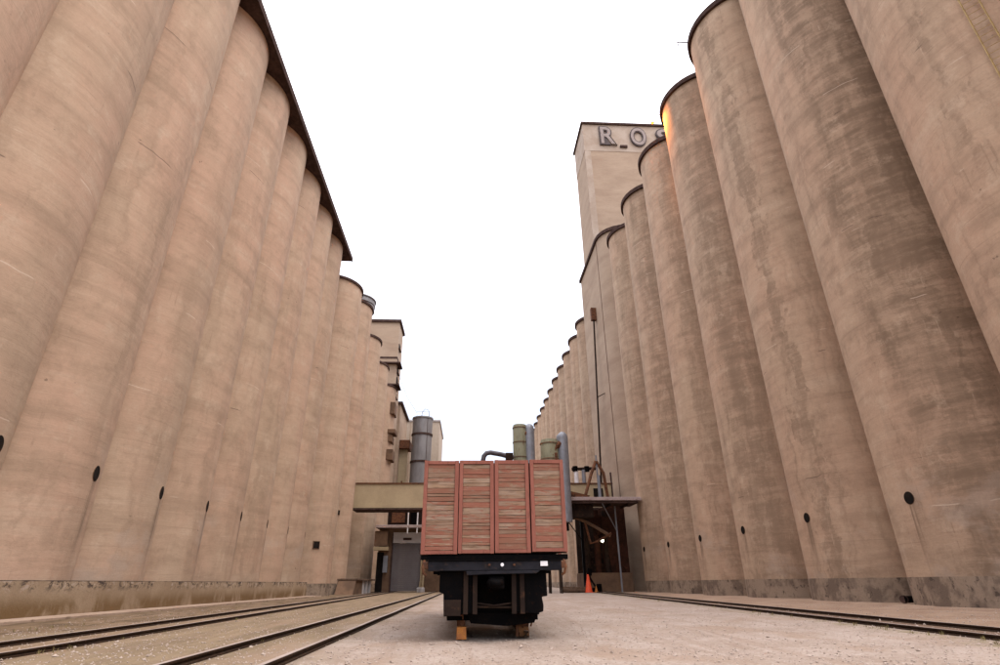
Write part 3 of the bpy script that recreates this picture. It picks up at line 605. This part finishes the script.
# dust collectors with ducts
def collector(x, y, z0, z1, r, dx, dr, dtop, label, pipe_y):
    t = empty('dust_collector', label, 'tank', (x, y, 0), group='green dust collectors above the boxcar')
    MB().lathe([(r*.25, z0-1.6), (r, z0), (r, z1-.35), (r*.93, z1), (r*.2, z1+.18)], seg=40).build('drum', 'green', t)
    for k in range(3):
        z = z1-.55-k*(2.3 if r < 1.1 else 1.9); MB().lathe([(r, z), (r+.07, z), (r+.07, z+.12), (r, z+.12)], seg=40, caps=False).build('hoop', 'brownwall', t)
    zb_ = dtop-dr
    MB().tube([(dx, 0, z0-4), (dx, 0, z0), (dx, 0, zb_), (dx-.04, 0, zb_+.4*dr), (dx-.1, 0, zb_+.72*dr), (dx-.16, 0, zb_+.93*dr), (dx-.2, 0, zb_+dr)],
              [dr, dr, dr, .93*dr, .72*dr, .4*dr, .05*dr], 24).build('duct', 'galv', t)
    MB().tube([(dx-.5*dr, -.3, dtop-1.5), (dx-dr-.35, -.55, dtop-2.0), (dx-dr-.75, -.8, dtop-3.1)], [.42, .38, .3], 14).build('elbow', 'rust', t)
    MB().box(dx-dr-1.05, dx-dr-.1, -1.0, -.5, dtop-3.6, dtop-2.7).build('fan_housing', 'rust', t, bevel=.08)
    for a in (45, 135, 225, 315):
        MB().box(r*.8*math.cos(R(a))-.08, r*.8*math.cos(R(a))+.08, r*.8*math.sin(R(a))-.08, r*.8*math.sin(R(a))+.08, 0, z0+.3).build('leg', 'gloom', t)
    return t
collector(9.75, 66.4, 11.5, 17.1, 1.1, 1.62, .72, 18.1, 'nearer pale green drum with a tall grey duct beside it', 0)
collector(7.75, 84, 13, 23.7, 1.08, 1.45, .84, 23.9, 'farther pale green drum standing up against the sky', 0)
ep = empty('elbow_pipe', 'thick dark pipe elbow rising behind the boxcar top', 'pipe', (0, 82.5, 0))
MB().tube([(2.0, 0, 8.0), (2.0, 0, 17.9), (2.12, 0, 18.5), (2.5, 0, 18.95), (3.1, 0, 19.05), (4.6, 0, 18.8), (6.6, .4, 18.4)], .36, 16).build('pipe', 'galv_dark', ep)
MB().lathe([(.5, 0), (.5, .16)], (2.0, 0, 17.2), 16).build('flange', 'rim', ep)
MB().box(5.4, 6.5, -.3, .7, 18.0, 19.0).build('junction_box', 'gloom', ep, bevel=.06)

# canopy over the loading point
cn = empty('canopy', 'flat pale edged canopy roof on thin posts beside the right silos', 'canopy', (0, 66, 0))
MB().box(9.2, 21.0, 2.0, 6, 10.15, 10.55).build('roof_sheet', 'canopy', cn, bevel=.03)
MB().box(9.2, 20.6, 2.2, 5.9, 9.85, 10.15).build('edge_beam', 'rim', cn)
for x_ in (10.5, 12.7, 15, 17.2, 19.4): MB().box(x_-.08, x_+.08, 2.3, 5.9, 9.6, 9.85).build('joist', 'gloom', cn)
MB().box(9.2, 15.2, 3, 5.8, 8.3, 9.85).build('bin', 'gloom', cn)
for x_, m_, w_ in ((14.0, 'black', .15), (18.4, 'galv', .08)): MB().box(x_-w_, x_+w_, 5-w_, 5+w_, 0, 9.9).build('post', m_, cn)
MB().tube([(16.2, 2.4, 9.9), (18.3, 4.9, 7.0)], .07, 8).build('brace', 'galv', cn); MB().tube([(11.0, 2.4, 8.3), (10.3, 2.5, 9.8)], .06, 8).build('brace', 'galv', cn)
MB().tube([(12.2, 5, 8.2), (13.9, 5, 5.9)], .06, 8).build('brace', 'black', cn)
MB().box(11.9, 12.4, 4.8, 5.2, 6.9, 8.3).build('hanging_box', 'black', cn, bevel=.04)
MB().tube([(10.8, 4.5, 9.3), (14.6, 4.6, 7.9), (17.5, 4.8, 6.3)], .2, 10).build('sloping_spout', 'brownwall', cn)
MB().tube([(14.4, 4.6, 7.9), (14.9, 4.6, 5.4), (15.9, 4.6, 5.7), (17.6, 4.7, 6.6)], .14, 8).build('lower_spout', 'rust', cn)
# bin house behind the posts
bh = empty('bin_house', 'rust brown loading bins and plinth in the shade under the canopy', 'bins', (0, 73, 0))
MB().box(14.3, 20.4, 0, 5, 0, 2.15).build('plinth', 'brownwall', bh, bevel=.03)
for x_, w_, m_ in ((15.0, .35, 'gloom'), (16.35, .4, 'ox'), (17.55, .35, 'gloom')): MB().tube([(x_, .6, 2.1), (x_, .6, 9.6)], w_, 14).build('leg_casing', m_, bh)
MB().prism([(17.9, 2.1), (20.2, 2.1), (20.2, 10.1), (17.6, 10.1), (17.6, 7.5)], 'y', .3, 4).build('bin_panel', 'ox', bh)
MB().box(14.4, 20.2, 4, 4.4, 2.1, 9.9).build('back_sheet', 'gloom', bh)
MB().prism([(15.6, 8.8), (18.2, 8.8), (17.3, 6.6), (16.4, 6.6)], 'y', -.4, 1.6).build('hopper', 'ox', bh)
wl = empty('work_lamp', 'small lit white work lamp hanging under the canopy', 'lamp', (16.6, 71.6, 5.8))
em2 = NT('lit lamp lens'); em2.fin((.9, .85, .7)); em2.put(em2.b.inputs['Emission Color'], (1, .9, .65)); em2.put(em2.b.inputs['Emission Strength'], 3.)
MB().lathe([(.02, -.2), (.17, -.12), (.2, .05), (.12, .16)], seg=16).build('lens', em2.m, wl); MB().lathe([(.24, .1), (.1, .35)], seg=16).build('shade', 'black', wl)
MB().tube([(0, 0, .3), (0, 0, 3.8)], .03, 6).build('cord', 'black', wl)
l = bpy.data.lights.new('work_light', 'POINT'); l.energy = 10; l.color = (1, .8, .5); l.shadow_soft_size = .2
lo = bpy.data.objects.new('work_light', l); COL.objects.link(lo); lo.parent = wl; lo.location = (0, -.3, -.3)

# equipment standing on the canopy roof
eq = empty('grain_spout', 'rusty forked spout and bin standing on the canopy roof', 'spout', (0, 69.5, 10.55))
MB().tube([(16.3, 1, 4.8), (15.5, .6, 3.1), (14.5, 0, .5)], .2, 10).build('spout', 'rust', eq)
MB().tube([(16.4, 1, 4.8), (17.2, 1, 3.3), (17.5, 1, .3)], .2, 10).build('spout', 'rust', eq)
MB().tube([(16.4, 1, 0), (16.4, 1, 5.6)], .1, 8).build('mast', 'galv', eq)
MB().prism([(12.1, .9), (14.9, .3), (14.7, 0), (13.2, 0)], 'y', -.6, .8).build('trough', 'rust', eq)
MB().tube([(16.5, .9, 0), (16.5, .9, 3)], .22, 10).build('pipe', 'galv', eq)
vp = empty('vent_pipes', 'pair of pale vertical pipes with a dark cross pipe above the canopy', 'pipes', (0, 79.5, 13.84))
MB().tube([(15.4, 0, 0), (15.4, 0, 2.1)], .3, 12).build('pipe', 'white', vp); MB().tube([(16.5, 0, 0), (16.5, 0, 2.1)], .28, 12).build('pipe', 'galv', vp)
MB().tube([(14.8, 0, 2.2), (18.3, 0, 2.3)], .22, 12).build('cross_pipe', 'gloom', vp)
for x_ in (15.3, 17.0): MB().lathe([(.38, 0), (.38, .75)], (x_, 0, 1.85), 12).build('coupling', 'black', vp)

# ------------------------------------------------------------------ railway tracks
def rail_obj(x0, x1, y0, y1, parent, e=.14):
    prof = [(-.065, 0), (.065, 0), (.06, .02), (.012, .04), (.012, e-.045), (.046, e-.035), (.046, e-.004), (-.046, e-.004), (-.046, e-.035), (-.012, e-.045), (-.012, .04), (-.06, .02)]
    m = MB(); n = 24; vs = []
    for i in range(n+1):
        t = i/n; y = y0+(y1-y0)*t; x = x0+(x1-x0)*t + .012*math.sin(y*.7+x0)
        vs += [(x+u, y, z) for u, z in prof]
    k = len(prof)
    m.add(vs, [(i*k+j, (i+1)*k+j, (i+1)*k+(j+1) % k, i*k+(j+1) % k) for i in range(n) for j in range(k)]); m.add(vs[:k], [tuple(range(k))]); m.add(vs[-k:], [tuple(range(k))[::-1]])
    r = m.build('rail', 'rail_side', parent)
    h = MB(); vs = []
    for i in range(n+1):
        t = i/n; y = y0+(y1-y0)*t; x = x0+(x1-x0)*t + .012*math.sin(y*.7+x0); vs += [(x-.045, y, e), (x+.045, y, e)]
    h.add(vs, [(2*i, 2*i+1, 2*i+3, 2*i+2) for i in range(n)]); h.build('rail_head', 'rail_top', r)
    return r
def track(label, xc, s, y0, y1, e=.14):
    t = empty('railway_track', label, 'railway track', (0, 0, 0), group='tracks sunk in the yard')
    for g in (-.7525, .7525): rail_obj(xc+s*y0+g, xc+s*y1+g, y0, y1, t, e)
    return t
track('railway track closest to the stained left foundation wall', -8.2, -.036, 2, 87, .1)
track('railway track between the boxcar and the outer left track', -3.53, -.004, 2, 88, .11)
track('railway track along the foot of the right silos', 10.24, .08, 2, 108, .095)

# ------------------------------------------------------------------ the freight car
CX, CY = .575, 13.0
car = empty('freight_car', 'old wooden freight car with faded red framed plank panels on a black underframe', 'freight car', (CX, CY, 0))
HW, Z0, Z1, LEN = 1.635, 1.70, 3.72, 12.2
pw = 2*HW/4
rows = [
 [.05, .07, .13, .17, .11, .13, .09, .11, .08, .10, .06, .10],
 [.10, .09, .07, .11, .10, .12, .08, .12, .09, .07, .09, .09],
 [.13, .12, .08, .10, .09, .11, .08, .10, .09, .10, .08, .07],
 [.10, .06, .12, .09, .07, .13, .08, .10, .09, .08, .12, .08]]
def panel(ix):
    x0 = -HW+ix*pw+.008; x1 = x0+pw-.016; top = Z1+(-.0, .012, .02, .028)[ix]; bot = Z0+(-.02, -.005, .0, .02)[ix]; yj = (-.012, .0, -.004, -.03)[ix]
    if ix == 3: x0 += .012
    fr = MB(); st = .088
    fr.box(x0, x0+st, yj-.06, yj+.03, bot, top, .004); fr.box(x1-st, x1, yj-.06, yj+.03, bot, top, .004)
    fr.box(x0+st, x1-st, yj-.057, yj+.03, top-.085, top-.002, .003); fr.box(x0+st, x1-st, yj-.057, yj+.03, bot+.002, bot+.075, .003)
    f = fr.build('end_panel', 'red_frame', car, bevel=.006)
    zt, zb = top-.09, bot+.08; tot = sum(rows[ix]); z = zt
    rr_ = []
    for q_ in rows[ix]: rr_ += [q_] if q_ < .085 else [q_*k_ for k_ in ((.55, .45) if random.random() < .6 else (.4, .6))]
    for hgt in rr_:
        h = hgt/tot*(zt-zb); d = random.uniform(-.006, .008)
        tl = random.uniform(-.004, .004)
        vs = []
        g = .002
        m = MB(); y0 = yj-.035+d
        xa, xb = x0+st+.002, x1-st-.002; n = 5
        # ragged board: lower and upper edges wander a little
        top_ = [z-g*.5-random.uniform(0, .004)+tl for _ in range(n+1)]; bo_ = [z-h+g*.5+random.uniform(0, .005)-tl for _ in range(n+1)]
        for i in range(n+1):
            x = xa+(xb-xa)*i/n
            vs += [(x, y0+random.uniform(-.002, .002), top_[i]), (x, y0+random.uniform(-.002, .002), bo_[i]), (x, yj+.02, bo_[i]), (x, yj+.02, top_[i])]
        fs = []
        for i in range(n):
            a, b = 4*i, 4*i+4
            fs += [(a, a+1, b+1, b), (a+1, a+2, b+2, b+1), (a+3, a, b, b+3)]
        m.add(vs, fs); m.build('plank', 'plank', f); z -= h
for i in range(4): panel(i)
# backing, sides, roof
MB().box(-HW+.02, HW-.02, .04, .08, Z0, Z1-.03).build('end_lining', 'hole', car)
for sd_ in (-1, 1):
    xo = sd_*(HW-.05)
    for k in range(13):
        z = Z0+.04+k*(Z1-Z0-.1)/13
        MB().box(min(xo-.02*sd_, xo+.012*sd_), max(xo-.02*sd_, xo+.012*sd_), .1, LEN-.1, z, z+.142, .003).build('side_plank', 'plank', car)
    for k in range(14):
        y = .0+k*(LEN-.1)/13; MB().box(min(xo, xo+.05*sd_), max(xo, xo+.05*sd_), y+.04, y+.13, Z0, Z1-.02).build('side_post', 'red_frame', car, bevel=.005)
    MB().box(min(xo, xo+.052*sd_), max(xo, xo+.052*sd_), .05, LEN, Z1-.018, Z1+.03).build('top_rail', 'red_frame', car)
MB().box(-HW+.08, HW-.08, LEN-.05, LEN, Z0, Z1).build('end_wall', 'plank', car)
MB().box(-HW+.08, HW-.08, .1, LEN-.05, Z1-.08, Z1-.03).build('roof', 'timber', car)
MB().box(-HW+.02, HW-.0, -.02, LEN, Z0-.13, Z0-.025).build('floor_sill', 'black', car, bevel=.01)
# end beam
MB().box(-1.44, 1.46, -.16, .06, 1.345, 1.54, .003).build('end_beam', 'steel_dark', car, bevel=.012)
MB().box(-1.44, 1.46, -.2, -.0, 1.545, 1.567, .003).build('beam_flange', 'black', car)
lip = MB().prism([(-.62, 1.34), (-.6, 1.255), (-.2, 1.27), (.9, 1.285), (.98, 1.34)], 'y', -.2, -.08).build('striker_plate', 'steel_dark', car, bevel=.01)
cc = MB().lathe([(.036, 0), (.036, .05)], (0, 0, 0), 16).build('round_badge', 'white', car, (.16, -.165, 1.46)); cc.rotation_euler = (PI/2, 0, 0)
for x_ in (-.12, .42): MB().lathe([(.03, -.02), (.03, .02)], (x_, -.18, 1.46), 10).build('bolt', 'rust', car)
wp = MB().box(.995, 1.155, -.185, -.165, 1.43, 1.53).build('white_placard', 'white', car, bevel=.004)
for sd_ in (-1, 1):
    b = MB().tube([(sd_*1.53, -.04, 1.56), (sd_*1.56, -.1, 1.42), (sd_*1.53, -.06, 1.3), (sd_*1.48, -.03, 1.26)], .03, 8).build('grab_hook', 'rust', car)
    MB().box(-.07, .07, -.05, .05, -.07, .07).build('hook_plate', 'rust', b, (sd_*1.5, -.06, 1.46), bevel=.02)
# hanging gear: side boxes, centre coupler, brackets
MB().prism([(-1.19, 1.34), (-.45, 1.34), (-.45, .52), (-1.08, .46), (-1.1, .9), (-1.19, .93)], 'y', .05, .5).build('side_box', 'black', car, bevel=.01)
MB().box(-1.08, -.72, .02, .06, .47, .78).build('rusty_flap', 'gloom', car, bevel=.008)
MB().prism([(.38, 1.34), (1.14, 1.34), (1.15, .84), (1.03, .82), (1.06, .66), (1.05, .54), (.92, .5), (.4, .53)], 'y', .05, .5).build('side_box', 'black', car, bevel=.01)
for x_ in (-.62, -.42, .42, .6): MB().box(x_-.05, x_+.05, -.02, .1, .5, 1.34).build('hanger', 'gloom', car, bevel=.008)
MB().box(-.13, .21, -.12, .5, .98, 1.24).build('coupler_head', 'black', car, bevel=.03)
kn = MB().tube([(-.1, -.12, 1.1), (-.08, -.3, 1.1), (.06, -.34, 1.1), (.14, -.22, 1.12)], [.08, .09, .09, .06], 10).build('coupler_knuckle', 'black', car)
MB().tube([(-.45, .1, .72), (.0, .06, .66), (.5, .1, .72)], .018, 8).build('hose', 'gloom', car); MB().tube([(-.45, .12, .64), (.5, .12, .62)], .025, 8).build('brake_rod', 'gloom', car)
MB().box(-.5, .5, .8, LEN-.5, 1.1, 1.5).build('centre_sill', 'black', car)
MB().box(-1.0, 1.0, .7, .78, .35, 1.5).build('light_block_plate', 'black', car)  # added black plate, blocks the light showing through behind the coupler
MB().prism([(-.6, .5), (1.0, .5), (.9, .3), (.3, .24), (-.5, .3)], 'y', .55, .69).build('shadow_mass', 'black', car)  # added black mass standing in for the deep shade under the car
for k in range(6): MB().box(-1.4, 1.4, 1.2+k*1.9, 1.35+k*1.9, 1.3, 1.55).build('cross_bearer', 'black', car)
def wheel_mesh():
    m = MB(); seg = 32
    prof = [(.0, -.05), (.12, -.08), (.13, -.03), (.34, -.02), (.37, -.06), (.42, -.06), (.425, .05), (.45, .055), (.45, .08), (.0, .08)]
    vs = []
    for (r, d_) in prof: vs += [(d_, r*math.cos(2*PI*k/seg), r*math.sin(2*PI*k/seg)) for k in range(seg)]
    m.add(vs, [(i*seg+k, i*seg+(k+1) % seg, (i+1)*seg+(k+1) % seg, (i+1)*seg+k) for i in range(len(prof)-1) for k in range(seg)]); return m.mesh('wheel', MAT['rust'])
wm = wheel_mesh()
for yb in (2.0, LEN-2.2):
    bo = MB().box(-.95, .95, yb-.18, yb+.18, .62, 1.05).build('bogie', 'black', car, bevel=.03)
    for sd_ in (-1, 1):
        MB().prism([(yb-1.15, .62), (yb-.9, .75), (yb-.3, .78), (yb-.25, .95), (yb+.25, .95), (yb+.3, .78), (yb+.9, .75), (yb+1.15, .62), (yb+1.1, .45), (yb+.75, .42), (yb+.4, .3), (yb-.4, .3), (yb-.75, .42), (yb-1.1, .45)], 'x', sd_*1.0-.06, sd_*1.0+.06).build('side_frame', 'black', bo)
        for yy in (-.9, .9): link('wheel', wm, bo, (sd_*.745, yb+yy, .57), (0, 0, 0 if sd_ < 0 else PI))
    for yy in (-.9, .9): MB().tube([(-.75, yb+yy, .57), (.75, yb+yy, .57)], .075, 12).build('axle', 'rust', bo)
# the buried stub of track it stands on, with a stop on each rail
tk = empty('stub_track', 'short end of track buried under the freight car', 'railway track', (CX, 0, 0))
for g in (-.7525, .7525): rail_obj(g, g, 13.75, 60, tk, .125)
ys_ = empty('wheel_stop', 'orange yellow painted wheel stop under the left side of the freight car', 'wheel stop', (CX-.70, 13.5, 0), group='wheel stops in front of the freight car')
MB().prism([(-.11, 0), (.11, 0), (.1, .24), (-.1, .25)], 'y', -.1, .2).build('block', 'yellow', ys_, bevel=.015)
MB().prism([(-.1, .0), (.12, .0), (.05, .44), (-.05, .4)], 'y', .21, .32).build('rear_shoe', 'rust', ys_, bevel=.015); MB().tube([(.0, -.02, .28), (.0, -.02, .31)], .03, 8).build('bolt', 'rust', ys_)
rs_ = empty('wheel_stop', 'rusty brown clamp wheel stop under the right side of the freight car', 'wheel stop', (CX+.69, 13.95, 0), group='wheel stops in front of the freight car')
MB().prism([(-.1, 0), (.13, 0), (.12, .17), (.05, .24), (.09, .5), (-.03, .55), (-.08, .3), (-.13, .2)], 'y', -.06, .12).build('clamp', MAT['old_orange'], rs_, bevel=.015)
MB().tube([(.17, 0, .2), (.22, 0, .36), (.17, 0, .5)], .02, 8).build('hook', 'rust', rs_); MB().box(-.17, -.12, -.1, .16, 0, .3).build('side_plate', 'rust', rs_, bevel=.008)

# ------------------------------------------------------------------ yard clutter beyond the car
cone = empty('traffic_cone', 'tall bright orange cone standing at the yard edge by the canopy post', 'traffic cone', (14.1, 72.6-2.9, 0))
MB().lathe([(.46, .06), (.42, .12), (.1, 1.9), (.06, 1.95)], seg=24).build('body', 'orange', cone); MB().box(-.48, .48, -.48, .48, 0, .07).build('base', 'orange', cone, bevel=.03)
c2 = empty('traffic_cone', 'small orange cone right of the tall one, under the canopy', 'traffic cone', (15.05, 70, 0))
MB().lathe([(.2, .05), (.04, .7)], seg=20).build('body', 'yellow', c2); MB().box(-.25, .25, -.25, .25, 0, .05).build('base', 'yellow', c2)
ss = empty('switch_stand', 'black railway switch stand with leaning lever behind the orange cone', 'switch stand', (14.6, 70.6, 0))
MB().tube([(-.1, 0, 0), (-.12, 0, 2.3)], .14, 10).build('mast', 'black', ss); MB().prism([(-.45, 1.9), (.15, 1.8), (.25, 2.55), (-.3, 2.65)], 'y', -.06, .06).build('target', 'black', ss)
MB().tube([(-.1, 0, 1.6), (.75, -.1, .2)], .11, 8).build('lever', 'black', ss); MB().box(-.35, .5, -.3, .3, 0, .5).build('stand_base', 'black', ss, bevel=.04)
dr = empty('oil_drum', 'dark steel drum beside the switch stand under the canopy', 'drum', (15.6, 70.8, 0))
MB().lathe([(.32, 0), (.32, .3), (.34, .32), (.32, .34), (.32, .9), (.3, .92)], seg=24).build('drum_shell', 'black', dr); MB().lathe([(.28, .9), (.28, .905)], seg=24).build('lid', 'gloom', dr)
tp = empty('timber_pile', 'low heap of old dark timbers right of the freight car', 'timber pile', (12.4, 70, 0))
for i in range(9):
    b = MB().box(-1.4, 1.4, -.12, .12, 0, .22, .02).build('timber', 'timber', tp, (random.uniform(-.4, .4), random.uniform(-.7, .7), (i//3)*.2)); b.rotation_euler = (random.uniform(-.05, .05), random.uniform(-.06, .06), random.uniform(-.35, .35))

# dry weeds along the rails: nobody could count them
wb = MB()
def tuft(x, y, hh, nb):
    for _ in range(nb):
        a = random.uniform(0, 2*PI); l_ = hh*random.uniform(.5, 1.1); dx, dy = math.cos(a)*l_*.5, math.sin(a)*l_*.5; w_ = .006
        px, py = -math.sin(a)*w_, math.cos(a)*w_; bx, by = x+random.uniform(-.05, .05), y+random.uniform(-.05, .05)
        wb.add([(bx-px, by-py, -.01), (bx+px, by+py, -.01), (bx+dx*.4+px*.7, by+dy*.4+py*.7, l_*.6), (bx+dx*.4-px*.7, by+dy*.4-py*.7, l_*.6), (bx+dx, by+dy, l_*.95)], [(0, 1, 2, 3), (3, 2, 4)])
for i in range(260):
    y = 10+55*random.random()**1.5
    c = random.choice([10.24+.08*y-1.0, 10.24+.08*y-1.25, 10.24+.08*y+1.0, -8.2-.036*y+1.0, -8.2-.036*y-1.1, -3.53-.004*y-.95, -14.5, -12.2])
    tuft(c+random.gauss(0, .12), y, random.uniform(.04, .12), random.randint(4, 9))
wo = wb.build('weeds', m_rough('dry olive weeds', (.16, .13, .045), (.24, .18, .08), 6)); wo['kind'] = 'stuff'; tag(wo, 'sparse dry weeds growing along the rails', 'weeds')
